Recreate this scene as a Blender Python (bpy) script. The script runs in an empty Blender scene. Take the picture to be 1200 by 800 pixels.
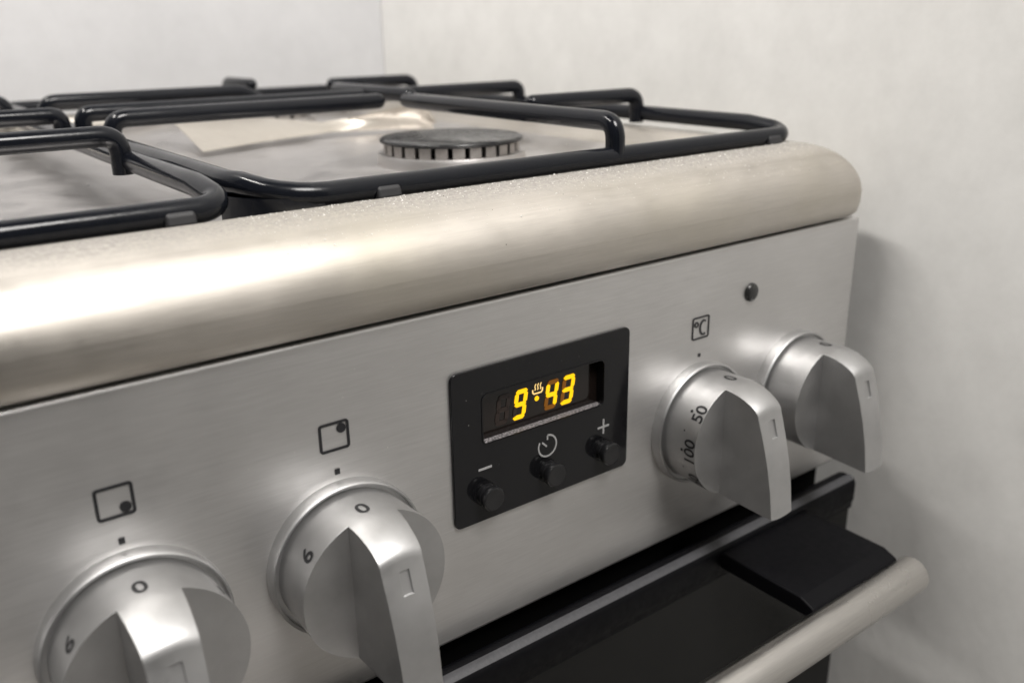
import bpy, bmesh, math, random
from mathutils import Vector, Matrix
random.seed(7)
# ---------------------------------------------------------------- frame of reference
# drawing unit: 1 u = 0.21 m ; origin: a point 0.897 m above the floor, y = 0 is the control panel's face
S = 0.21
Z0 = 0.897
def W(x, y, z): return Vector((x*S, y*S, Z0 + z*S))
scene = bpy.context.scene
COL = scene.collection

# ---------------------------------------------------------------- camera
cam = bpy.data.cameras.new('camera')
cam_o = bpy.data.objects.new('camera', cam)
COL.objects.link(cam_o)
a, b, g = math.radians(53.17), math.radians(19.23), math.radians(-0.916)
fw = Vector((math.cos(a)*math.cos(b), math.sin(a)*math.cos(b), -math.sin(b)))
rt = fw.cross(Vector((0, 0, 1))).normalized()
up = rt.cross(fw)
rt2 = math.cos(g)*rt + math.sin(g)*up
up2 = -math.sin(g)*rt + math.cos(g)*up
M = Matrix((( rt2.x, up2.x, -fw.x), (rt2.y, up2.y, -fw.y), (rt2.z, up2.z, -fw.z))).to_4x4()
M.translation = W(0, -1, 0)
cam_o.matrix_world = M
cam.sensor_fit = 'HORIZONTAL'
cam.sensor_width = 36
cam.lens = 36*1060/1200
cam.clip_start = 0.01
cam.clip_end = 50
cam.dof.use_dof = True
cam.dof.focus_distance = 0.275
cam.dof.aperture_fstop = 10.5
scene.camera = cam_o

# ---------------------------------------------------------------- world and lamps
world = bpy.data.worlds.new('World')
scene.world = world
world.use_nodes = True
bg = world.node_tree.nodes['Background']
bg.inputs[0].default_value = (1.0, 0.96, 0.92, 1)
bg.inputs[1].default_value = 0.05
def area(name, loc, target, size, power, col, shape='RECTANGLE', size_y=None):
    l = bpy.data.lights.new(name, 'AREA')
    l.shape = shape; l.size = size
    if shape == 'RECTANGLE': l.size_y = size_y or size
    l.energy = power; l.color = col
    o = bpy.data.objects.new(name, l); COL.objects.link(o)
    o.location = loc
    o.rotation_euler = (Vector(target) - Vector(loc)).to_track_quat('-Z', 'Y').to_euler()
    return o
area('ceiling_lamp', (0.12, -0.95, 2.30), (0.20, -0.10, 0.75), 0.70, 35, (1.0, 0.97, 0.935), 'DISK')
area('hood_lamp', (-0.22, 0.15, 1.60), (0.14, 0.10, 0.95), 0.50, 4.7, (1.0, 0.965, 0.915), 'RECTANGLE', 0.035)
scene.view_settings.view_transform = 'Standard'
scene.view_settings.look = 'None'
scene.view_settings.exposure = 0.10
scene.view_settings.gamma = 1.0
scene.view_settings.use_curve_mapping = False
scene.render.engine = 'CYCLES'

# ---------------------------------------------------------------- materials
def mat(name, col, rough=0.5, metal=0.0, **kw):
    m = bpy.data.materials.new(name); m.use_nodes = True
    p = m.node_tree.nodes['Principled BSDF']
    p.inputs['Base Color'].default_value = (*col, 1)
    p.inputs['Roughness'].default_value = rough
    p.inputs['Metallic'].default_value = metal
    for k, v in kw.items(): p.inputs[k.replace('_', ' ')].default_value = v
    return m
def nd(m, t, **kw):
    n = m.node_tree.nodes.new(t)
    for k, v in kw.items(): setattr(n, k, v)
    return n
def lk(m, a, b): m.node_tree.links.new(a, b)
def coords(m, scale):
    tc = nd(m, 'ShaderNodeTexCoord'); mp = nd(m, 'ShaderNodeMapping')
    mp.inputs['Scale'].default_value = scale
    lk(m, tc.outputs['Object'], mp.inputs['Vector'])
    return mp.outputs['Vector']
def noise(m, vec, scale, detail=4, rough=.6):
    n = nd(m, 'ShaderNodeTexNoise'); n.inputs['Scale'].default_value = scale
    n.inputs['Detail'].default_value = detail; n.inputs['Roughness'].default_value = rough
    lk(m, vec, n.inputs['Vector']); return n.outputs['Fac']
def ramp(m, fac, lo, hi, a=.3, b=.7):
    r = nd(m, 'ShaderNodeMapRange')
    r.inputs['From Min'].default_value = a; r.inputs['From Max'].default_value = b
    r.inputs['To Min'].default_value = lo; r.inputs['To Max'].default_value = hi
    lk(m, fac, r.inputs['Value']); return r.outputs['Result']
def mixcol(m, fac, c1, c2):
    x = nd(m, 'ShaderNodeMix', data_type='RGBA')
    lk(m, fac, x.inputs['Factor'])
    for s, c in ((6, c1), (7, c2)):
        if isinstance(c, tuple): x.inputs[s].default_value = (*c, 1)
        else: lk(m, c, x.inputs[s])
    return x.outputs[2]
def bump(m, h, strength, dist):
    b = nd(m, 'ShaderNodeBump'); b.inputs['Strength'].default_value = strength
    b.inputs['Distance'].default_value = dist
    lk(m, h, b.inputs['Height'])
    lk(m, b.outputs['Normal'], m.node_tree.nodes['Principled BSDF'].inputs['Normal'])
def P(m): return m.node_tree.nodes['Principled BSDF']

def brushed(name, c1, c2, r_lo, r_hi, stain=None, bstr=.10, dust=0):
    """stainless steel brushed along x, with smudges"""
    m = mat(name, c1, .35, 1.0)
    v = coords(m, (22, 1800, 3600)); br = noise(m, v, 1.0, 3, .7)
    v2 = coords(m, (90, 900, 900)); br2 = noise(m, v2, 1.0, 3, .6)
    sm = noise(m, coords(m, (1, 1, 1)), 26, 5, .62)
    big = noise(m, coords(m, (1, 1, 1.6)), 9, 4, .6)
    mx = nd(m, 'ShaderNodeMath', operation='ADD'); lk(m, br, mx.inputs[0]); lk(m, br2, mx.inputs[1])
    hf = nd(m, 'ShaderNodeMath', operation='MULTIPLY'); lk(m, mx.outputs[0], hf.inputs[0]); hf.inputs[1].default_value = .5
    cc = mixcol(m, ramp(m, hf.outputs[0], 0, 1, .35, .65), c1, c2)
    if stain: cc = mixcol(m, ramp(m, big, 0, .8, .45, .75), cc, stain)
    rr = ramp(m, sm, r_lo, r_hi, .3, .75)
    if dust:
        ge = nd(m, 'ShaderNodeNewGeometry'); sp = nd(m, 'ShaderNodeSeparateXYZ'); lk(m, ge.outputs['Normal'], sp.inputs[0])
        upw = ramp(m, sp.outputs['Z'], 0, 1, .86, .995)
        dn = ramp(m, noise(m, coords(m, (1, 1, 1)), 700, 6, .8), .25, 1, .35, .62)
        ml = nd(m, 'ShaderNodeMath', operation='MULTIPLY'); lk(m, upw, ml.inputs[0]); lk(m, dn, ml.inputs[1])
        m2 = nd(m, 'ShaderNodeMath', operation='MULTIPLY'); lk(m, ml.outputs[0], m2.inputs[0]); m2.inputs[1].default_value = dust
        cc = mixcol(m, m2.outputs[0], cc, (.20, .19, .18))
        lk(m, ramp(m, m2.outputs[0], .95, 0, 0, 1), P(m).inputs['Metallic'])
        mr = nd(m, 'ShaderNodeMath', operation='ADD', use_clamp=True); lk(m, rr, mr.inputs[0])
        m3 = nd(m, 'ShaderNodeMath', operation='MULTIPLY'); lk(m, m2.outputs[0], m3.inputs[0]); m3.inputs[1].default_value = .5
        lk(m, m3.outputs[0], mr.inputs[1]); rr = mr.outputs[0]
    lk(m, cc, P(m).inputs['Base Color'])
    lk(m, rr, P(m).inputs['Roughness'])
    P(m).inputs['Anisotropic'].default_value = .4
    bump(m, hf.outputs[0], bstr, .00018)
    return m
M_panel = brushed('brushed_steel_panel', (.655, .645, .637), (.575, .566, .558), .29, .54, (.56, .55, .54), .11); P(M_panel).inputs['Metallic'].default_value = .8
M_hobfront = brushed('brushed_steel_hob', (.58, .545, .50), (.50, .47, .43), .34, .64, (.50, .465, .39), .14, .85); P(M_hobfront).inputs['Anisotropic'].default_value = 0
M_well = mat('satin_steel_well', (.60, .58, .57), .36, 1.0)
lk(M_well, ramp(M_well, noise(M_well, coords(M_well, (1, 1, 1)), 40, 5), .26, .5), P(M_well).inputs['Roughness'])
M_knob = mat('silver_painted_plastic', (.50, .49, .48), .36, .95)
kn = noise(M_knob, coords(M_knob, (1, 1, 1)), 5200, 2)
lk(M_knob, mixcol(M_knob, ramp(M_knob, noise(M_knob, coords(M_knob, (1, 1, 1)), 60, 4), 0, 1), (.44, .439, .44), (.53, .529, .53)), P(M_knob).inputs['Base Color'])
lk(M_knob, ramp(M_knob, noise(M_knob, coords(M_knob, (1, 1, 1)), 90, 4), .40, .52), P(M_knob).inputs['Roughness'])
bump(M_knob, kn, .30, .00014)
M_enamel = mat('black_gloss_enamel', (.006, .007, .010), .16, 0, Specular_IOR_Level=.28)
lk(M_enamel, ramp(M_enamel, noise(M_enamel, coords(M_enamel, (1, 1, 1)), 60, 4), .08, .26), P(M_enamel).inputs['Roughness'])
bump(M_enamel, noise(M_enamel, coords(M_enamel, (1, 1, 1)), 180, 3), .15, .0004)
M_rubber = mat('black_rubber', (.018, .018, .020), .55)
M_cap = mat('burner_cap_enamel', (.018, .018, .019), .25)
lk(M_cap, ramp(M_cap, noise(M_cap, coords(M_cap, (1, 1, 1)), 120, 4), .12, .34), P(M_cap).inputs['Roughness'])
M_alu = mat('cast_aluminium', (.60, .58, .57), .42, 1.0)
bump(M_alu, noise(M_alu, coords(M_alu, (1, 1, 1)), 900, 2), .2, .0004)
M_tooth = mat('sooty_aluminium', (.42, .40, .39), .5, 1.0)
lk(M_tooth, mixcol(M_tooth, noise(M_tooth, coords(M_tooth, (1, 1, 1)), 260, 4), (.22, .20, .19), (.56, .54, .52)), P(M_tooth).inputs['Base Color'])
M_plate = mat('black_timer_plastic', (.012, .012, .013), .22, 0, Specular_IOR_Level=.34)
lk(M_plate, ramp(M_plate, noise(M_plate, coords(M_plate, (1, 1, 1)), 140, 5), .05, .13), P(M_plate).inputs['Roughness'])
v = noise(M_plate, coords(M_plate, (1, 1, 1)), 420, 6, .75)
lk(M_plate, mixcol(M_plate, ramp(M_plate, v, 0, .5, .62, .80), (.007, .007, .008), (.05, .05, .05)), P(M_plate).inputs['Base Color'])
M_button = mat('black_button_plastic', (.010, .010, .011), .30)
M_lcd = mat('dark_display_glass', (.010, .007, .006), .12)
M_sill = mat('dusty_black_sill', (.02, .02, .02), .5)
v = noise(M_sill, coords(M_sill, (1, 1, 1)), 1500, 5, .8)
lk(M_sill, mixcol(M_sill, ramp(M_sill, v, 0, 1, .46, .62), (.04, .038, .04), (.50, .47, .48)), P(M_sill).inputs['Base Color'])
M_print = mat('black_print', (.010, .010, .012), .45)
M_greyprint = mat('grey_print', (.33, .33, .33), .5)
M_knobprint = mat('black_knob_print', (.012, .012, .014), .4)
def emit(name, col, st, base=(.01, .005, 0)):
    m = mat(name, base, .4); P(m).inputs['Emission Color'].default_value = (*col, 1)
    P(m).inputs['Emission Strength'].default_value = st; return m
M_seg = emit('lit_amber_segment', (1.0, .545, .0), 1.3)
M_heat = emit('lit_pale_segment', (1.0, .68, .25), 1.1)
M_leak = emit('leaking_amber_segment', (1.0, .33, .0), .17)
M_ghost = emit('unlit_segment', (1.0, .42, .25), .001, (.022, .014, .011))
M_lens = mat('dark_lamp_lens', (.02, .02, .02), .25)
M_black = mat('matt_black', (.002, .002, .002), .8, 0, Specular_IOR_Level=.05)
M_body = mat('dark_steel_body', (.03, .03, .03), .5)
M_trim = mat('black_door_trim', (.003, .003, .004), .45, 0, Specular_IOR_Level=.12)
lk(M_trim, ramp(M_trim, noise(M_trim, coords(M_trim, (1, 1, 1)), 300, 4), .35, .55), P(M_trim).inputs['Roughness'])
M_edge = mat('dusty_grey_edge', (.2, .2, .2), .5)
lk(M_edge, mixcol(M_edge, ramp(M_edge, noise(M_edge, coords(M_edge, (1, 1, 1)), 900, 5, .8), 0, 1, .35, .65), (.042, .042, .046), (.062, .062, .068)), P(M_edge).inputs['Base Color'])
M_glass = mat('black_oven_glass', (.003, .003, .003), .07, 0, Specular_IOR_Level=.25)
lk(M_glass, ramp(M_glass, noise(M_glass, coords(M_glass, (1, 1, 1)), 34, 6, .7), .05, .22, .4, .7), P(M_glass).inputs['Roughness'])
M_handle = brushed('brushed_steel_handle', (.66, .64, .61), (.58, .56, .54), .24, .36)
M_sheet = mat('beige_metal_sheet', (.66, .55, .42), .45, .85)
lk(M_sheet, mixcol(M_sheet, noise(M_sheet, coords(M_sheet, (1, 1, 1)), 30, 4), (.56, .52, .46), (.66, .62, .56)), P(M_sheet).inputs['Base Color'])
bump(M_sheet, noise(M_sheet, coords(M_sheet, (1, 1, 1)), 45, 3), .5, .003)
def wallmat(name, c1, c2):
    m = mat(name, c1, .85)
    n1 = noise(m, coords(m, (1, 1, 1)), 22, 8, .72)
    lk(m, mixcol(m, ramp(m, n1, 0, 1, .35, .65), c1, c2), P(m).inputs['Base Color'])
    bump(m, noise(m, coords(m, (1, 1, .5)), 120, 4), .12, .0015)
    return m
M_wall_r = wallmat('wallpaper_grey', (.83, .825, .805), (.93, .925, .905))
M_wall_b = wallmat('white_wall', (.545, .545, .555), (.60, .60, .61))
M_floor = wallmat('floor_vinyl', (.24, .22, .20), (.30, .28, .25))
M_crumb = mat('crumb', (.75, .73, .70), .4)
M_speck = mat('dark_speck', (.05, .045, .03), .6)

# ---------------------------------------------------------------- helpers
def link(o, parent=None):
    COL.objects.link(o)
    if parent: o.parent = parent
    return o
def wpos(o):
    v = Vector(o.location)
    while o.parent: o = o.parent; v += o.location
    return v
def tag(o, label=None, cat=None, group=None, kind=None):
    for k, v in (('label', label), ('category', cat), ('group', group), ('kind', kind)):
        if v: o[k] = v
    return o
def empty(name, loc):
    o = bpy.data.objects.new(name, None); COL.objects.link(o); o.location = loc
    o.empty_display_size = .02; return o
def build(name, verts, faces, m, parent=None, origin=None, smooth=True, bevel=0, seg=2, angle=30):
    """verts in drawing units -> one mesh object whose origin is `origin` (drawing units)"""
    vs = [W(*v) for v in verts]
    if origin is None:
        lo = [min(v[i] for v in vs) for i in range(3)]; hi = [max(v[i] for v in vs) for i in range(3)]
        og = Vector([(l+h)/2 for l, h in zip(lo, hi)])
    else: og = W(*origin)
    me = bpy.data.meshes.new(name)
    me.from_pydata([v - og for v in vs], [], faces)
    bm = bmesh.new(); bm.from_mesh(me)
    bmesh.ops.recalc_face_normals(bm, faces=bm.faces); bm.to_mesh(me); bm.free()
    return finish(name, me, m, parent, og, smooth, bevel, seg, angle)
def finish(name, me, m, parent, og, smooth=True, bevel=0, seg=2, angle=30):
    o = bpy.data.objects.new(name, me); link(o, parent)
    o.location = og - (wpos(parent) if parent else Vector())
    me.materials.append(m)
    if smooth:
        me.polygons.foreach_set('use_smooth', [True]*len(me.polygons))
        bm = bmesh.new(); bm.from_mesh(me)
        for e in bm.edges:
            if len(e.link_faces) == 2 and e.calc_face_angle(0) > math.radians(angle): e.smooth = False
        bm.to_mesh(me); bm.free()
    if bevel:
        md = o.modifiers.new('bevel', 'BEVEL'); md.width = bevel*S; md.segments = seg
        md.limit_method = 'ANGLE'; md.angle_limit = math.radians(angle); md.harden_normals = True
    return o
def box(x0, x1, y0, y1, z0, z1):
    v = [(x, y, z) for x in (x0, x1) for y in (y0, y1) for z in (z0, z1)]
    return v, [(0, 1, 3, 2), (4, 6, 7, 5), (0, 4, 5, 1), (2, 3, 7, 6), (0, 2, 6, 4), (1, 5, 7, 3)]
def lathe(prof, c, n=64, axis='y', closed=True):
    """prof: (r, t) along axis; closed ends where r == 0"""
    v, f, rows = [], [], []
    for r, t in prof:
        row = []
        if r == 0:
            v.append((c[0], t, c[2]) if axis == 'y' else (c[0], c[1], t)); rows.append([len(v)-1]); continue
        for i in range(n):
            q = 2*math.pi*i/n
            if axis == 'y': v.append((c[0]+r*math.cos(q), t, c[2]+r*math.sin(q)))
            else: v.append((c[0]+r*math.cos(q), c[1]+r*math.sin(q), t))
            row.append(len(v)-1)
        rows.append(row)
    for A, B in zip(rows, rows[1:]):
        for i in range(n):
            j = (i+1) % n
            if len(A) == 1 and len(B) == 1: continue
            if len(A) == 1: f.append((A[0], B[i], B[j]))
            elif len(B) == 1: f.append((A[i], B[0], A[j]))
            else: f.append((A[i], B[i], B[j], A[j]))
    return v, f
def join(parts):
    V, F = [], []
    for v, f in parts:
        k = len(V); V += list(v); F += [tuple(i+k for i in q) for q in f]
    return V, F
def rrect(x0, x1, z0, z1, r, n=6):
    pts = []
    for cx, cz, a0 in ((x1-r, z1-r, 0), (x0+r, z1-r, 90), (x0+r, z0+r, 180), (x1-r, z0+r, 270)):
        for i in range(n+1):
            q = math.radians(a0 + 90*i/n); pts.append((cx+r*math.cos(q), cz+r*math.sin(q)))
    return pts
def plate(name, loops, y0, y1, m, parent, bevel=0.0):
    """flat plate in the x-z plane between y0 (front, smaller y) and y1, with holes (loops[1:])"""
    cu = bpy.data.curves.new('tmp', 'CURVE'); cu.dimensions = '2D'; cu.fill_mode = 'BOTH'
    xs = [p[0] for p in loops[0]]; zs = [p[1] for p in loops[0]]
    cx, cz = (min(xs)+max(xs))/2, (min(zs)+max(zs))/2
    for lp in loops:
        sp = cu.splines.new('POLY'); sp.points.add(len(lp)-1); sp.use_cyclic_u = True
        for p, (x, z) in zip(sp.points, lp): p.co = ((x-cx)*S, (z-cz)*S, 0, 1)
    cu.extrude = (y1-y0)/2*S - bevel*S; cu.bevel_depth = bevel*S; cu.bevel_resolution = 3; cu.offset = -bevel*S
    o = bpy.data.objects.new('tmp', cu); COL.objects.link(o)
    dg = bpy.context.evaluated_depsgraph_get()
    me = bpy.data.meshes.new_from_object(o.evaluated_get(dg)); me.name = name
    bpy.data.objects.remove(o); bpy.data.curves.remove(cu)
    me.transform(Matrix.Rotation(math.radians(90), 4, 'X'))
    me.materials.clear()
    return finish(name, me, m, parent, W(cx, (y0+y1)/2, cz), angle=40)
def ribbon(pts, w, closed=False):
    """flat stroke of width w along 2-D points -> verts2d, faces"""
    n = len(pts); V, F = [], []
    for i, p in enumerate(pts):
        a = pts[(i-1) % n] if (closed or i) else p
        b = pts[(i+1) % n] if (closed or i < n-1) else p
        d1 = Vector((p[0]-a[0], p[1]-a[1])); d2 = Vector((b[0]-p[0], b[1]-p[1]))
        if d1.length < 1e-9: d1 = d2
        if d2.length < 1e-9: d2 = d1
        d1.normalize(); d2.normalize()
        t = (d1+d2); t = t.normalized() if t.length > 1e-6 else d1
        nrm = Vector((-t.y, t.x)); k = w/2/max(.4, nrm.dot(Vector((-d1.y, d1.x))))
        V += [(p[0]+nrm.x*k, p[1]+nrm.y*k), (p[0]-nrm.x*k, p[1]-nrm.y*k)]
    for i in range(n if closed else n-1):
        j = (i+1) % n; F.append((2*i, 2*i+1, 2*j+1, 2*j))
    return V, F
def disc2(cx, cz, r, n=24):
    return [(cx+r*math.cos(2*math.pi*i/n), cz+r*math.sin(2*math.pi*i/n)) for i in range(n)], [tuple(range(n))]
def arc2(cx, cz, r, a0, a1, n=28, sx=1):
    return [(cx+sx*r*math.cos(math.radians(a0+(a1-a0)*i/n)), cz+r*math.sin(math.radians(a0+(a1-a0)*i/n))) for i in range(n+1)]
def printed(name, shapes, y, m, parent, thick=.0012):
    """flat print: 2-D shapes given a hair of thickness standing on plane y"""
    V2, F = join(shapes)
    n = len(V2)
    V = [(x, y, z) for x, z in V2] + [(x, y-thick, z) for x, z in V2]
    FF = [tuple(i+n for i in f) for f in F] + F
    cnt = {}
    for f in F:
        for i in range(len(f)):
            e = (f[i], f[(i+1) % len(f)]); cnt[tuple(sorted(e))] = cnt.get(tuple(sorted(e)), 0)+1
    FF += [(i, j, j+n, i+n) for (i, j), c in cnt.items() if c == 1]
    return build(name, V, FF, m, parent, smooth=False)
def tube_path(pts, r, n=14, cap=True, tip=(False, True)):
    """round rod through 3-D points, parallel-transported frame"""
    pts = [Vector(p) for p in pts]; V, F = [], []; rs = [r]*len(pts)
    for end in (0, 1):
        if tip[end]:
            p, q = (pts[0], pts[1]) if end == 0 else (pts[-1], pts[-2]); d = (p-q).normalized()
            ex = [(p - d*r*(1-math.sin(k)), r*math.cos(k)) for k in (0, .5, .95, 1.3)]
            if end == 0: pts = [e[0] for e in ex[::-1]] + pts[1:]; rs = [e[1] for e in ex[::-1]] + rs[1:]
            else: pts = pts[:-1] + [e[0] for e in ex]; rs = rs[:-1] + [e[1] for e in ex]
    t0 = (pts[1]-pts[0]).normalized()
    nrm = t0.orthogonal().normalized(); prev = t0
    for i, p in enumerate(pts):
        t = ((pts[min(i+1, len(pts)-1)]-pts[max(i-1, 0)])).normalized()
        nrm = prev.rotation_difference(t) @ nrm; prev = t
        bi = t.cross(nrm)
        for k in range(n):
            q = 2*math.pi*k/n; V.append(tuple(p + rs[i]*(math.cos(q)*nrm + math.sin(q)*bi)))
    for i in range(len(pts)-1):
        for k in range(n):
            j = (k+1) % n; F.append((i*n+k, i*n+j, (i+1)*n+j, (i+1)*n+k))
    if cap: F += [tuple(range(n)), tuple(range((len(pts)-1)*n, len(pts)*n))]
    return V, F
def tube_loop(pts, r, n=14):
    pts = [Vector(p) for p in pts]; V, F = [], []; N = len(pts)
    for i, p in enumerate(pts):
        t = (pts[(i+1) % N]-pts[i-1]).normalized()
        u = Vector((0, 0, 1)); s = t.cross(u).normalized()
        for k in range(n):
            q = 2*math.pi*k/n; V.append(tuple(p + r*(math.cos(q)*s + math.sin(q)*u)))
    for i in range(N):
        for k in range(n):
            j = (k+1) % n; a = (i+1) % N; F.append((i*n+k, i*n+j, a*n+j, a*n+k))
    return V, F
def bend_path(pts, rad, n=7):
    """round the corners of a 3-D polyline"""
    pts = [Vector(p) for p in pts]; out = [pts[0]]
    for i in range(1, len(pts)-1):
        p = pts[i]; a = (pts[i-1]-p); b = (pts[i+1]-p)
        ra = min(rad, a.length*.49, b.length*.49)
        A = p + a.normalized()*ra; B = p + b.normalized()*ra
        for k in range(n+1):
            t = k/n; out.append((1-t)**2*A + 2*t*(1-t)*p + t*t*B)
    out.append(pts[-1]); return [tuple(v) for v in out]

# ---------------------------------------------------------------- the setting
XR, YB = 1.72, 2.05          # side wall and back wall
v, f = box(XR, XR+.4, -5.0, YB+.4, -4.27, 6.0)
tag(build('wall_right', v, f, M_wall_r, smooth=False), kind='structure')
v, f = box(-4.5, XR-.002, YB, YB+.4, -4.27, 6.0)
tag(build('wall_back', v, f, M_wall_b, smooth=False), kind='structure')
v, f = box(-4.5, XR-.002, -5.0, YB-.002, -4.6, -4.272)
tag(build('floor', v, f, M_floor, smooth=False), kind='structure')

# ---------------------------------------------------------------- the cooker
X0, X1 = -.78, 1.62
cooker = empty('gas_cooker', W(.42, 1.0, -4.27))
tag(cooker, 'freestanding brushed steel gas cooker with control panel and lit amber clock', 'cooker')
v, f = box(X0+.01, X1-.01, .045, 2.0, -4.24, -.372)
build('cooker_body', v, f, M_body, cooker, smooth=False)
v, f = box(X0+.012, X1-.012, .0335, .0446, -1.2, -.60)
build('gap_shade_sheet', v, f, M_black, cooker, smooth=False)  # added black sheet standing in for the shade in the gap below the panel
v, f = join([box(X0+.1, X0+.3, .15, .35, -4.27, -4.241), box(X1-.3, X1-.1, .15, .35, -4.27, -4.241),
             box(X0+.1, X0+.3, 1.7, 1.9, -4.27, -4.241), box(X1-.3, X1-.1, 1.7, 1.9, -4.27, -4.241)])
for i in range(4):
    build('foot', v[i*8:i*8+8], box(0, 1, 0, 1, 0, 1)[1], M_black, cooker, smooth=False)

# hob: one pressed sheet, rounded front, a rim all round and a sunk well
prof = [(.012, -.352), (.004, -.359), (-.006, -.3585), (-.0125, -.352), (-.016, -.335), (-.0165, -.31)]
for i in range(0, 15):
    q = math.radians(180 - 84*i/14); prof.append((.082 + .0985*math.cos(q), -.318 + .0955*math.sin(q) + (0 if i else 0)))
prof += [(.088, -.2222), (.104, -.2225), (.114, -.2255), (.121, -.233), (.128, -.246), (.138, -.256), (.155, -.262)]
def hob_mesh():
    # rounded-rectangle rings: each profile point is an inset from the outer edge
    cols = []
    N = 8
    V, F = [], []
    for (y, z) in prof:
        ins = y + .0165
        x0, x1, y0, y1 = X0+ins-.0, X1-ins, -.0165+ins, 2.02-ins
        r = max(.05 - ins*.15, .02) if ins < .1 else .055
        ring = []
        for cx, cy, a0 in ((x1-r, y1-r, 0), (x0+r, y1-r, 90), (x0+r, y0+r, 180), (x1-r, y0+r, 270)):
            for i in range(N+1):
                q = math.radians(a0+90*i/N); ring.append((cx+r*math.cos(q), cy+r*math.sin(q), z))
        k = len(V); V += ring; cols.append(range(k, k+len(ring)))
    for A, B in zip(cols, cols[1:]):
        for i in range(len(A)):
            j = (i+1) % len(A); F.append((A[i], A[j], B[j], B[i]))
    return V, F, cols
V, F, cols = hob_mesh()
build('hob_rim', V, F, M_hobfront, cooker, angle=70)
# the well floor, shallow pressed dishes round the burners
BX, BY = 1.03, .57
burners = [(BX, BY, .146), (BX, 1.60, .165), (-.19, .57, .17), (-.19, 1.52, .146)]
nx, ny = 110, 90
V, F = [], []
wx0, wx1, wy0, wy1 = X0+.165, X1-.165, .148, 2.02-.165
for j in range(ny+1):
    for i in range(nx+1):
        x = wx0+(wx1-wx0)*i/nx; y = wy0+(wy1-wy0)*j/ny
        e = min(x-wx0, wx1-x, y-wy0, wy1-y)
        z = -.2595 - .014*min(1, max(0, (e)/.05))**1.0
        for bx, by, br in burners:
            d = math.hypot(x-bx, y-by)
            z += .012*max(0, min(1, (br+.16-d)/.05)) - .0*d
        V.append((x, y, z))
for j in range(ny):
    for i in range(nx):
        k = j*(nx+1)+i; F.append((k, k+1, k+nx+2, k+nx+1))
build('hob_well', V, F, M_well, cooker, angle=80)

def burner(bx, by, r, detail):
    zb = -.262
    n = 96
    body = lathe([(r*1.04, zb), (r*1.03, -.244), (r*1.015, -.2385), (r*.975, -.2385), (r*.90, -.2385), (0, -.2385)], (bx, by, 0), n, 'z')
    o = build('burner', *body, M_alu, cooker, angle=35, bevel=.0)
    # crown of flame ports: teeth standing on the body with dark gaps between
    core = lathe([(r*.86, -.2385), (r*.86, -.2175), (0, -.2175)], (bx, by, 0), 48, 'z')
    build('port_core', *core, M_black, o, angle=35)
    teeth = []
    nt = 26 if detail else 20
    for k in range(nt):
        q0 = 2*math.pi*(k+.14)/nt; q1 = 2*math.pi*(k+.86)/nt
        v = []
        for z in (-.2383, -.2185):
            for rr in (r*.84, r*.945):
                for q in (q0, (q0+q1)/2, q1):
                    v.append((bx+rr*math.cos(q), by+rr*math.sin(q), z))
        f = [(3, 4, 10, 9), (4, 5, 11, 10), (0, 3, 9, 6), (2, 8, 11, 5), (0, 6, 7, 1), (1, 7, 8, 2), (6, 9, 10, 7), (7, 10, 11, 8), (0, 1, 4, 3), (1, 2, 5, 4)]
        teeth.append((v, f))
    if detail:
        for v, f in teeth: build('port_tooth', v, f, M_tooth, o, smooth=False, bevel=.0008)
    else:
        tag(build('port_teeth', *join(teeth), M_tooth, o, smooth=False), kind='stuff')
    cap = lathe([(0, -.2175), (r*.95, -.2180), (r*.992, -.2168), (r*1.0, -.2142), (r*.994, -.2112), (r*.965, -.2092), (r*.90, -.2082), (r*.55, -.2070), (0, -.2066)], (bx, by, 0), n, 'z')
    build('burner_cap', *cap, M_cap, o, angle=50)
    return o
for i, (bx, by, br) in enumerate(burners): burner(bx, by, br, i == 0)

# control panel with an opening for the clock
PX0, PX1 = X0+.004, X1-.004
panel = plate('control_panel', [rrect(PX0, PX1, -.9028, -.3655, .004), rrect(.680, .937, -.592, -.496, .004)], 0, .020, M_panel, cooker, .0055)
v, f = box(PX0+.01, PX1-.01, .021, .03, -.9, -.37)
# ---- printed symbols on the panel
def icon_square(x, kind):
    x0, x1, z0, z1 = x-.0215, x+.0215, -.522, -.481
    w = .0035 if kind != 'c' else .0026
    lp = rrect(x0+w/2, x1-w/2, z0+w/2, z1-w/2, .003, 3)
    printed('symbol_frame', [ribbon(lp, w, True)], -.0003, M_print, panel)
    if kind == 'c':
        printed('degree_ring', [ribbon(arc2(x-.0112, -.4945, .0042, 0, 354, 18), .0024)], -.0003, M_print, panel)
        c = arc2(x+.0070, -.5022, .0128, 58, 302, 22, .66)
        printed('letter', [ribbon(c, .0034)], -.0003, M_print, panel)
    elif kind:
        dx, dz = kind
        printed('symbol_dot', [disc2(x+dx*.0105, -.5015+dz*.0095, .0066)], -.0003, M_print, panel)
    h = .0035 if kind != 'c' else .0026
    printed('pointer_mark', [([(x-h, -.5524-h*1.1), (x+h, -.5524-h*1.1), (x+h, -.5524+h*1.1), (x-h, -.5524+h*1.1)], [(0, 1, 2, 3)])], -.0003, M_print, panel)
KX = [.4575, 1.160, 1.432, .183, -.09, -.36]
icon_square(.4567, (1, 1)); icon_square(1.160, 'c')
icon_square(KX[3], (1, -1)); icon_square(KX[4], (-1, -1))

# ---- indicator lamp
v, f = lathe([(.0172, 0.001), (.0170, -.003), (.0155, -.0055), (.011, -.0078), (.005, -.0088), (0, -.009)], (1.2905, 0, -.4615), 32)
build('indicator_lamp', v, f, M_lens, cooker, angle=60)

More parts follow.
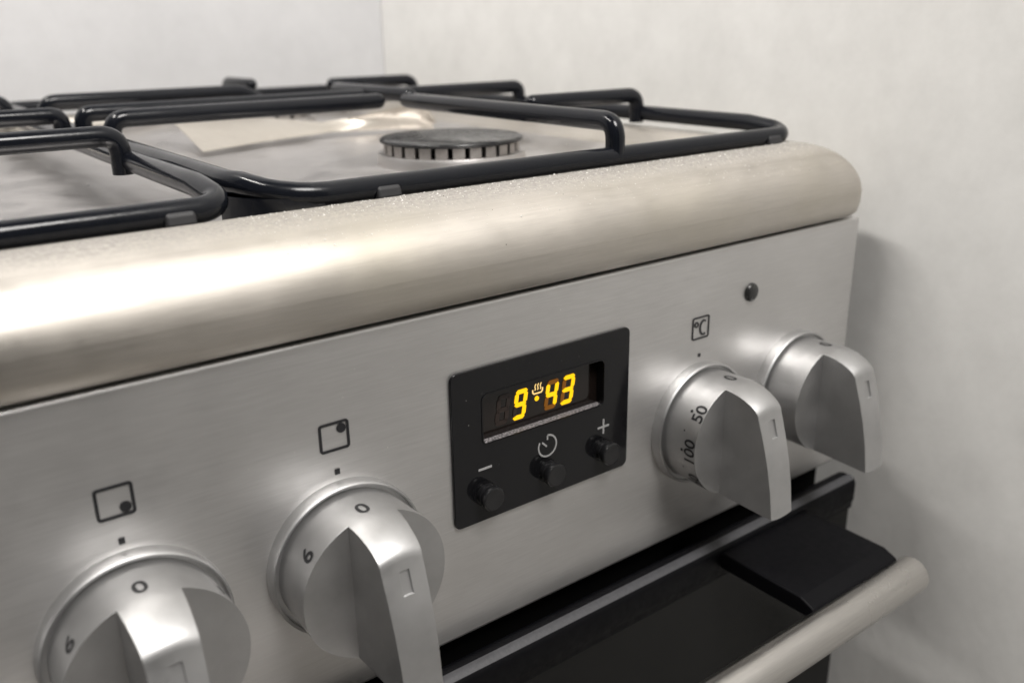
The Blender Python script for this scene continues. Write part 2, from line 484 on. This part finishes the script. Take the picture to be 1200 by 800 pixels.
# ---- knobs
KZ = -.678
def text_mesh(s, size):
    cu = bpy.data.curves.new('tmp', 'FONT'); cu.body = s; cu.size = size; cu.align_x = 'CENTER'; cu.align_y = 'CENTER'
    cu.fill_mode = 'FRONT'; cu.offset = size*.018
    o = bpy.data.objects.new('tmp', cu); COL.objects.link(o)
    dg = bpy.context.evaluated_depsgraph_get()
    me = bpy.data.meshes.new_from_object(o.evaluated_get(dg))
    V = [tuple(v.co) for v in me.vertices]; F = [tuple(p.vertices) for p in me.polygons]
    bpy.data.objects.remove(o); bpy.data.curves.remove(cu); bpy.data.meshes.remove(me)
    return V, F
def drum_r(y): return .1012 + .0021*(-y-.012)/.0796
def knob(xc, labels, name='knob'):
    yb, yf = -.0125, -.0916
    r1 = drum_r(yf); w = .0345
    nS, nA = 9, 26
    th = math.asin(w/r1)
    angs = []
    # angle measured from +z towards +x ; order: top strip (left to right), right arc, bottom strip (right to left), left arc
    angs += [('T', -th + 2*th*i/(nS-1)) for i in range(nS)]
    angs += [('R', th + (math.pi-2*th)*i/nA) for i in range(1, nA)]
    angs += [('B', math.pi-th + 2*th*i/(nS-1)) for i in range(nS)]
    angs += [('L', math.pi+th + (math.pi-2*th)*i/nA) for i in range(1, nA)]
    V, F = [], []
    def add(p): V.append(p); return len(V)-1
    def ring(y):
        r = drum_r(y); return [add((xc+r*math.sin(q), y, KZ+r*math.cos(q))) for _, q in angs]
    A = ring(yb); Mid = ring(-.055); B = ring(yf); n = len(angs)
    for P_, Q_ in ((A, Mid), (Mid, B)):
        for i in range(n):
            j = (i+1) % n; F.append((P_[i], P_[j], Q_[j], Q_[i]))
    T = B[:nS]; Bo = B[nS+nA-1: nS+nA-1+nS]
    right = B[nS-1: nS+nA]; left = B[nS+nA-1+nS-1:] + [B[0]]
    F.append(tuple(right)); F.append(tuple(left))
    def half(y): return .0345 - .0075*(yf-y)/.105
    def zt(y, x):   # top surface of the grip
        r = r1 - drops[y]
        return math.sqrt(max(r*r - x*x, 0))
    def zb(y, x):
        t = (yf-y)/.105; r = r1 + .006*t
        return -math.sqrt(max(r*r - x*x, 0))
    top_rows = [T]; yt = [-.104, -.118, -.131, -.141, -.149, -.1545, -.158, -.1595]; drops = dict(zip(yt, [.0012, .0042, .0088, .0135, .0185, .0232, .0282, .0335]))
    for y in yt:
        row = []
        for i in range(nS):
            x = half(y)*(-1+2*i/(nS-1)); row.append(add((xc+x, y, KZ+zt(y, x))))
        top_rows.append(row)
    bot_rows = [Bo]; yb2 = [yf - .107*k/5 for k in range(1, 6)]
    for y in yb2:
        row = []
        for i in range(nS):
            x = half(y)*(1-2*i/(nS-1)); row.append(add((xc+x, y, KZ+zb(y, x))))
        bot_rows.append(row)
    for rows in (top_rows, bot_rows):
        for P_, Q_ in zip(rows, rows[1:]):
            for i in range(nS-1): F.append((P_[i], P_[i+1], Q_[i+1], Q_[i]))
    # front of the grip, gently bowed, with a pressed pointer notch
    top = top_rows[-1]; bot = bot_rows[-1][::-1]
    ts = [0, .065, .235, .45, .7, 1]
    fr = [top]
    for t in ts[1:-1]:
        row = []
        for i in range(nS):
            p, q = Vector(V[top[i]]), Vector(V[bot[i]])
            s = p.lerp(q, t); s.y -= .006*math.sin(math.pi*t)
            row.append(add(tuple(s)))
        fr.append(row)
    fr.append(bot)
    notch = None
    for r_, (P_, Q_) in enumerate(zip(fr, fr[1:])):
        for i in range(nS-1):
            if r_ == 1 and i in (3, 4):
                if i == 3: F.append((P_[3], P_[4], P_[5], Q_[5], Q_[4], Q_[3])); notch = len(F)-1
            else: F.append((P_[i], P_[i+1], Q_[i+1], Q_[i]))
    # side walls of the grip
    for side in (0, -1):
        lp = [r_[side] for r_ in top_rows] + [r_[side] for r_ in fr[1:-1]]
        bs = -1 if side == 0 else 0
        lp += [r_[bs] for r_ in bot_rows[::-1]]
        F.append(tuple(lp))
    og = W(xc, 0, KZ)
    me = bpy.data.meshes.new(name); me.from_pydata([W(*p)-og for p in V], [], F)
    bm = bmesh.new(); bm.from_mesh(me); bm.faces.ensure_lookup_table()
    nf = bm.faces[notch]; 
    bmesh.ops.recalc_face_normals(bm, faces=bm.faces)
    nn = nf.normal.copy()
    if nn.y > 0: nn = -nn
    r = bmesh.ops.inset_region(bm, faces=[nf], thickness=.0006*S, depth=0)
    ex = bmesh.ops.extrude_discrete_faces(bm, faces=[nf])
    for f_ in ex['faces']:
        for v_ in f_.verts: v_.co -= nn*.0028*S
    bm.to_mesh(me); bm.free()
    o = finish(name, me, M_knob, cooker, og, True, .0022, 3, 28)
    ringv = lathe([(.1120, .001), (.1128, -.004), (.1128, -.0160), (.1118, -.0195), (.1100, -.0208), (.1082, -.0200), (.1078, -.0180), (.1076, -.0130), (.1000, -.0130), (0, -.0130)], (xc, 0, KZ), 96)
    build('skirt_ring', *ringv, M_knob, o, angle=40)
    for kind, s, deg, y, size in labels:
        if kind == 'text': V2, F2 = text_mesh(s, size); V2 = [(p[0], p[1]) for p in V2]
        else: V2, F2 = disc2(0, 0, size, 14)
        q0 = math.radians(deg); VV = []
        for off in (.0005, -.002):
            for px, py in V2:
                yy = y + py; r = drum_r(yy) + off; q = q0 + px/r
                VV.append((xc+r*math.sin(q), yy, KZ+r*math.cos(q)))
        build('numeral' if kind == 'text' else 'scale_dot', VV[:len(V2)], F2, M_knobprint, o, smooth=False)
    return o
def txt(s, d, y=-.0715, size=.0345): return ('text', s, d, y, size)
def dot(d, size=.0028): return ('dot', '', d, -.0625, size)
gas = [txt('0', -1.8, -.072), txt('6', -52.3, -.069), txt('1', 55, -.069)]
temp = [txt('0', 1.5, -.0715)]
for i, t in enumerate((50, 100, 150, 200, 250)):
    d = -53 - 38.6*i; temp += [txt(str(t), d, -.0805, .0315), dot(d), dot(d-19.3, .0016)]
knob(KX[0], gas); knob(KX[1], temp); knob(KX[2], [txt('0', 1.5)])
for x in KX[3:]: knob(x, gas)

# ---- clock and timer
clock = plate('timer_plate', [rrect(.6355, .9845, -.7085, -.4610, .011), rrect(.6895, .9285, -.5832, -.5045, .010)], -.0050, -.0006, M_plate, cooker, .0012)
tag(clock, 'black plastic timer plate with lit amber digits')
# raised lip round the window
printed_lip = rrect(.6885, .9295, -.5842, -.5035, .011)
v2, f2 = ribbon(printed_lip, .0022, True)
build('window_lip', [(x, -.0049, z) for x, z in v2]+[(x, -.0062, z) for x, z in v2],
      [tuple(i+len(v2) for i in q) for q in f2]+[(2*i+s, 2*((i+1) % (len(v2)//2))+s, 2*((i+1) % (len(v2)//2))+s+len(v2), 2*i+s+len(v2)) for i in range(len(v2)//2) for s in (0, 1)],
      M_plate, clock, angle=40)
YD = .0125
v, f = box(.684, .934, YD, YD+.006, -.589, -.499); build('display_glass', v, f, M_lcd, clock, smooth=False)
v, f = box(.684, .934, -.0012, YD-.0004, -.5905, -.5838); build('window_sill', v, f, M_sill, clock, smooth=False)
v, f = box(.684, .934, -.0012, YD-.0004, -.5040, -.4985); build('window_head', v, f, M_plate, clock, smooth=False)
for x0, x1 in ((.6825, .6890), (.9290, .9355)):
    v, f = box(x0, x1, -.0012, YD-.0004, -.5838, -.5040); build('window_jamb', v, f, M_plate, clock, smooth=False)
SEGS = {'9': 'abcdfg', '4': 'bcfg', '3': 'abcdg', '8': 'abcdefg', ' ': ''}
def seven(x0, x1, z0, z1, ch, lit, off, sl=.008):
    x0 -= .0086; x1 -= .0086; z0 += .0061; z1 += .0061
    w = .0072; mid = (z0+z1)/2; g_ = .0009
    def px(x, z): return (x + sl*(z-z0)/(z1-z0), z)
    def hbar(z, dz):
        return [px(x0+g_, z-w/2*dz), px(x0+g_+w*.4, z+w/2*(1 if dz <= 0 else 0) ), px(x1-g_, z)]
    def H(zc): return ([px(x0+g_, zc), px(x0+g_+w*.5, zc+w/2), px(x1-g_-w*.5, zc+w/2), px(x1-g_, zc), px(x1-g_-w*.5, zc-w/2), px(x0+g_+w*.5, zc-w/2)], [(0, 1, 2, 3, 4, 5)])
    def Vv(xc, a_, b_): return ([px(xc, a_+g_), px(xc+w/2, a_+g_+w*.5), px(xc+w/2, b_-g_-w*.5), px(xc, b_-g_), px(xc-w/2, b_-g_-w*.5), px(xc-w/2, a_+g_+w*.5)], [(0, 1, 2, 3, 4, 5)])
    h = w/2
    seg = {'a': H(z1-h), 'g': H(mid), 'd': H(z0+h), 'f': Vv(x0+h, mid, z1-h), 'b': Vv(x1-h, mid, z1-h), 'e': Vv(x0+h, z0+h, mid), 'c': Vv(x1-h, z0+h, mid)}
    for k in 'abcdefg':
        on = k in SEGS[ch]
        m = lit if on else off
        if m: printed('segment', [seg[k]], YD-.0004, m, clock, .0006)
seven(.7305, .7555, -.5755, -.5275, ' ', None, M_ghost)
seven(.7640, .7885, -.5755, -.5275, '9', M_seg, M_ghost)
seven(.8255, .8505, -.5755, -.5275, '4', M_seg, M_leak)
seven(.8585, .8840, -.5755, -.5275, '3', M_seg, M_leak)
printed('colon_dot', [disc2(.8039, -.5444, .0042, 18)], YD-.0004, M_seg, clock, .0006)
# cooking symbol: a bowl with three wisps of steam
bowl = [ribbon([(x-.0036, z+.0026) for x, z in ((.7995, -.5312), (.7998, -.5362), (.8020, -.5384), (.8160, -.5384), (.8185, -.5362), (.8192, -.5312))], .0021)]
for k in range(3):
    xx = .8000+.0053*k
    bowl.append(ribbon([(xx, -0.5304), (xx+.0016, -0.5282), (xx+.0004, -0.5254), (xx+.0008, -0.5226), (xx+.0026, -0.5199)], .0013))
printed('cooking_symbol', bowl, YD-.0004, M_heat, clock, .0006)
# printed marks over the buttons
YP = -.0052
printed('minus_sign', [([(.679, -.6232), (.7035, -.6232), (.7035, -.6195), (.679, -.6195)], [(0, 1, 2, 3)])], YP, M_greyprint, clock, .0004)
printed('plus_sign', [([(.9165, -.6238), (.9415, -.6238), (.9415, -.6204), (.9165, -.6204)], [(0, 1, 2, 3)]),
                      ([(.9275, -.6345), (.9309, -.6345), (.9309, -.6240), (.9275, -.6240)], [(0, 1, 2, 3)]),
                      ([(.9275, -.6202), (.9309, -.6202), (.9309, -.6085), (.9275, -.6085)], [(0, 1, 2, 3)])], YP, M_greyprint, clock, .0004)
printed('clock_symbol', [ribbon(arc2(.811, -.6205, .0178, 150, 450, 34), .0028), ribbon([(.811, -.6030), (.811, -.6105)], .0028),
                         ribbon([(.8005, -.6125), (.8095, -.6215)], .0028)], YP, M_greyprint, clock, .0004)
for x in (.691, .811, .929):
    bz = -.664
    v, f = lathe([(.0165, -.0046), (.0165, -.0130), (.0142, -.0142), (.0142, -.0172), (.0182, -.0180), (.0192, -.0196), (.0192, -.0262), (.0184, -.0282), (.0168, -.0290), (.0145, -.0287), (0, -.0283)], (x, 0, bz), 40)
    bt = build('button', v, f, M_button, clock, angle=38)
    v, f = lathe([(.0215, -.0046), (.0215, -.0058), (.0198, -.0060), (.0182, -.0052)], (x, 0, bz), 40)
    build('button_collar', v, f, M_plate, clock, angle=38)

# ---- oven door
DX0, DX1 = X0+.01, X1-.01
def extrude_x(profile, x0, x1):
    n = len(profile)
    V = [(x0, y, z) for y, z in profile] + [(x1, y, z) for y, z in profile]
    F = [(i, (i+1) % n, (i+1) % n+n, i+n) for i in range(n)] + [tuple(range(n)), tuple(range(n, 2*n))]
    return V, F
door_prof = [(-.012, -.990), (-.012, -.932)]
for i in range(9):
    q = math.radians(90*i/8); door_prof.append((-.046+.014*math.cos(math.pi/2-q)*0 - .0165*math.sin(q), -.9335+.0175*math.cos(q)))
door_prof[2] = (-.046, -.916)
door_prof.insert(2, (-.030, -.9165)); door_prof.insert(2, (-.020, -.9205))
door_prof += [(-.0625, -.968), (-.0605, -.972), (-.058, -.990)]
door = build('oven_door', *extrude_x(door_prof, DX0, DX1), M_trim, cooker, angle=50)
lipp = [(-.0440, -.9158), (-.0490, -.9158), (-.0540, -.9180), (-.0580, -.9215), (-.0590, -.9208), (-.0545, -.9166), (-.0495, -.9144), (-.0440, -.9142)]
build('top_edge_strip', *extrude_x(lipp, DX0+.002, DX1-.002), M_edge, door, angle=50)
v, f = box(DX0+.004, DX1-.004, -.0555, -.040, -3.2, -.9905); 
dg_ = build('door_glass', v, f, M_glass, door, smooth=False)
v, f = box(DX0, DX1, -.0395, .03, -3.25, -.9905); build('door_inner', v, f, M_black, door, smooth=False)
def bracket(x0, x1):
    pr = [(-.0605, -.966), (-.0605, -.932), (-.235, -.934), (-.262, -.945), (-.268, -.966)]
    build('handle_bracket', *extrude_x(pr, x0, x1), M_trim, door, smooth=False, bevel=.004)
bracket(1.183, 1.44); bracket(-.60, -.343)
hp = []
for i in range(20):
    q = 2*math.pi*i/20; hp.append((-.285+.034*math.cos(q), -.975+.034*math.sin(q)))
build('handle_bar', *extrude_x(hp, -.62, 1.46), M_handle, door, angle=40, bevel=.003)
v, f = box(X0+.01, X1-.01, -.04, .02, -4.20, -3.27); build('storage_drawer', v, f, M_panel, cooker, smooth=False)

# ---------------------------------------------------------------- pan supports (lift off): one per pair of burners
def pan_support(xl, xr, label, bx):
    y0, y1 = .126, 1.90
    zf, R_ = -.2105, .0168
    root = empty('pan_support', W((xl+xr)/2, (y0+y1)/2, zf))
    tag(root, label, 'pan support', 'pan supports on the hob')
    lp = []
    rc = .035
    for sx, sy, a0, rc in ((1, 1, 0, .035), (-1, 1, 90, .035), (-1, -1, 180, .105), (1, -1, 270, .035)):
        cx, cy = (xr-rc if sx > 0 else xl+rc), (y1-rc if sy > 0 else y0+rc)
        for i in range(9):
            q = math.radians(a0+90*i/8); lp.append((cx+rc*math.cos(q), cy+rc*math.sin(q)))
    # raise the side and rear rods a little above the front rod
    lp = [(x, y, zf + .016*min(1, max(0, (y-y0-.0)/.06))) for x, y in lp]
    fine = []
    for i, p in enumerate(lp):
        q = lp[(i+1) % len(lp)]
        L = (Vector(q)-Vector(p)).length; k = max(1, int(L/.06))
        for t in range(k):
            s = t/k; pt = Vector(p).lerp(Vector(q), s)
            pt.z = zf + .016*min(1, max(0, (pt.y-y0)/.06)); fine.append(tuple(pt))
    build('frame_rod', *tube_loop(fine, R_, 16), M_enamel, root, angle=60)
    zt = -.1535
    def zfr(y): return zf + .016*min(1, max(0, (y-y0)/.06))
    def finger(p0, p1, drop=False):
        px_ = p0[0] + (0 if p0[0] == p1[0] else .012*(1 if p1[0] > p0[0] else -1))
        pts = [(px_, p0[1], zf-.004), (px_, p0[1], zt), (p1[0], p1[1], zt)]
        if drop: pts.append((p1[0]+.05*(1 if p1[0] > p0[0] else -1), p1[1], zt-.035))
        build('finger', *tube_path(bend_path(pts, .045), .0168, 14), M_enamel, root, angle=60)
    finger((bx, y0), (bx, .815)); finger((xr, .535), (bx+.13, .535))
    # middle arch from side to side with a stub finger across it
    pts = [(xr, .995, zfr(1)), (xr, .995, zt), (xl, .995, zt), (xl, .995, zfr(1))]
    build('middle_arch', *tube_path(bend_path(pts, .045), .0168, 14, True, (False, False)), M_enamel, root, angle=60)
    build('stub_finger', *tube_path([(bx+.01, .79, zt+.010), (bx+.01, 1.17, zt+.010)], .0160, 14, True, (True, True)), M_enamel, root, angle=60)
    finger((xl, .83), (bx-.04, .83)); finger((xr, 1.52), (bx+.16, 1.52)); finger((xl, 1.42), (bx-.13, 1.42), True); finger((bx, y1), (bx, 1.68))
    cv, cf = [], []
    arc = [(xl+.105+.105*math.cos(math.radians(180+90*k/6)), y0+.105+.105*math.sin(math.radians(180+90*k/6))) for k in range(7)]
    for ax, ay in arc:
        cv += [(ax-.012, ay-.012, -.2605), (ax-.012, ay-.012, -.2105), (ax+.010, ay+.010, -.2105), (ax+.010, ay+.010, -.2605)]
    for k in range(6):
        for e in range(4): cf.append((4*k+e, 4*k+(e+1) % 4, 4*k+4+(e+1) % 4, 4*k+4+e))
    cf += [(0, 1, 2, 3), (24, 25, 26, 27)]
    build('corner_foot', cv, cf, M_enamel, root, angle=50)
    # rubber feet under the front rod
    for fx in (xl+.189, xr-.06):
        pr = [(y0+.002, -.232), (y0-.0205, -.2315), (y0-.0225, -.2200), (y0-.0195, -.2080), (y0-.010, -.2045), (y0+.002, -.209)]
        build('rubber_foot', *extrude_x(pr, fx-.019, fx+.019), M_rubber, root, smooth=False, bevel=.006, seg=3)
    return root
pan_support(.432, 1.530, 'black enamelled pan support over the right-hand burners', 1.066)
pan_support(-.640, .392, 'black enamelled pan support over the left-hand burners', -.19)

# ---------------------------------------------------------------- loose sheet behind the front burner
st = [(.70, 1.10, -.262, 1.36, -.196), (.846, 1.15, -.259, 1.35, -.208), (.98, 1.20, -.259, 1.33, -.222), (1.10, 1.25, -.259, 1.30, -.238),
      (1.155, 1.25, -.261, 1.262, -.230), (1.20, 1.245, -.262, 1.235, -.219), (1.27, 1.235, -.264, 1.20, -.204), (1.335, 1.22, -.266, 1.18, -.188), (1.385, 1.2, -.268, 1.19, -.250)]
V, F = [], []
nr = 7
for x, ya, za, yb_, zb_ in st:
    for k in range(nr):
        t = k/(nr-1); V.append((x, ya+(yb_-ya)*t + .006*math.sin(9*x+5*t), za+(zb_-za)*t + .004*math.sin(math.pi*t)))
n = len(V); V += [(x, y+.0012, z-.0012) for x, y, z in V]
for i in range(len(st)-1):
    for k in range(nr-1):
        q = (i*nr+k, i*nr+k+1, (i+1)*nr+k+1, (i+1)*nr+k); F.append(q); F.append(tuple(j+n for j in q[::-1]))
bd = [i*nr for i in range(len(st))] + [(len(st)-1)*nr+k for k in range(1, nr)] + [i*nr+nr-1 for i in range(len(st)-2, -1, -1)] + [k for k in range(nr-2, 0, -1)]
for i in range(len(bd)): p, q = bd[i], bd[(i+1) % len(bd)]; F.append((p, q, q+n, p+n))
o = build('metal_sheet', V, F, M_sheet, None, angle=60)
tag(o, 'twisted beige metallic sheet lying on the hob behind the front burner', 'metal sheet')

# ---------------------------------------------------------------- crumbs and specks on the hob's front rim
def prof_y_z(t):   # t 0..1 along the rim's top from the rod forward
    i = 6 + (1-t)*16; k = int(min(i, len(prof)-2)); fr_ = i-k
    p, q = prof[k], prof[k+1]; return p[0]+(q[0]-p[0])*fr_, p[1]+(q[1]-p[1])*fr_
def crumbs(name, count, m, tmax, pw, s0, s1, label, cat):
    V, F = [], []
    for _ in range(count):
        x = random.uniform(.40, 1.55); y, z = prof_y_z(tmax*random.random()**pw)
        s = random.uniform(s0, s1)*(1 if random.random() < .93 else 1.9)
        c = [(x+s*random.uniform(.6, 1)*a_, y+s*random.uniform(.6, 1)*b_, z+s*random.uniform(.6, 1)*c_) for a_, b_, c_ in ((1, 0, 0), (-1, 0, 0), (0, 1, 0), (0, -1, 0), (0, 0, 1), (0, 0, -1))]
        k = len(V); V += c
        F += [tuple(k+i for i in q) for q in ((0, 2, 4), (2, 1, 4), (1, 3, 4), (3, 0, 4), (2, 0, 5), (1, 2, 5), (3, 1, 5), (0, 3, 5))]
    o = build(name, V, F, m, None, smooth=False)
    tag(o, label, cat, kind='stuff')
crumbs('crumbs', 1300, M_crumb, .60, 2.1, .0005, .0013, 'fine pale crumbs scattered along the front rim of the hob', 'crumbs')
crumbs('dark_specks', 9, M_speck, .9, 1.0, .0008, .0018, 'few dark specks on the rounded front of the hob', 'specks')

V, F = [], []
for _ in range(46):
    x = random.uniform(.30, 1.35); z = random.uniform(-.88, -.39); sz = random.uniform(.0004, .0011)
    if .62 < x < 1.0 and -.73 < z < -.45: y = -.0056
    else: y = -.0003
    if y > -.005 and any(math.hypot(x-k, z-KZ) < .12 for k in KX): continue
    if .67 < x < .95 and z > -.60 and y < -.005: continue
    k = len(V); V += [(x+sz, y, z), (x-sz*.8, y, z), (x, y, z+sz*1.3), (x, y, z-sz), (x, y-sz*.5, z)]
    F += [tuple(k+i for i in q) for q in ((0, 2, 4), (2, 1, 4), (1, 3, 4), (3, 0, 4))]
tag(build('dust_specks', V, F, M_crumb, None, smooth=False), 'stray pale dust specks on the control panel and clock plate', 'dust', kind='stuff')
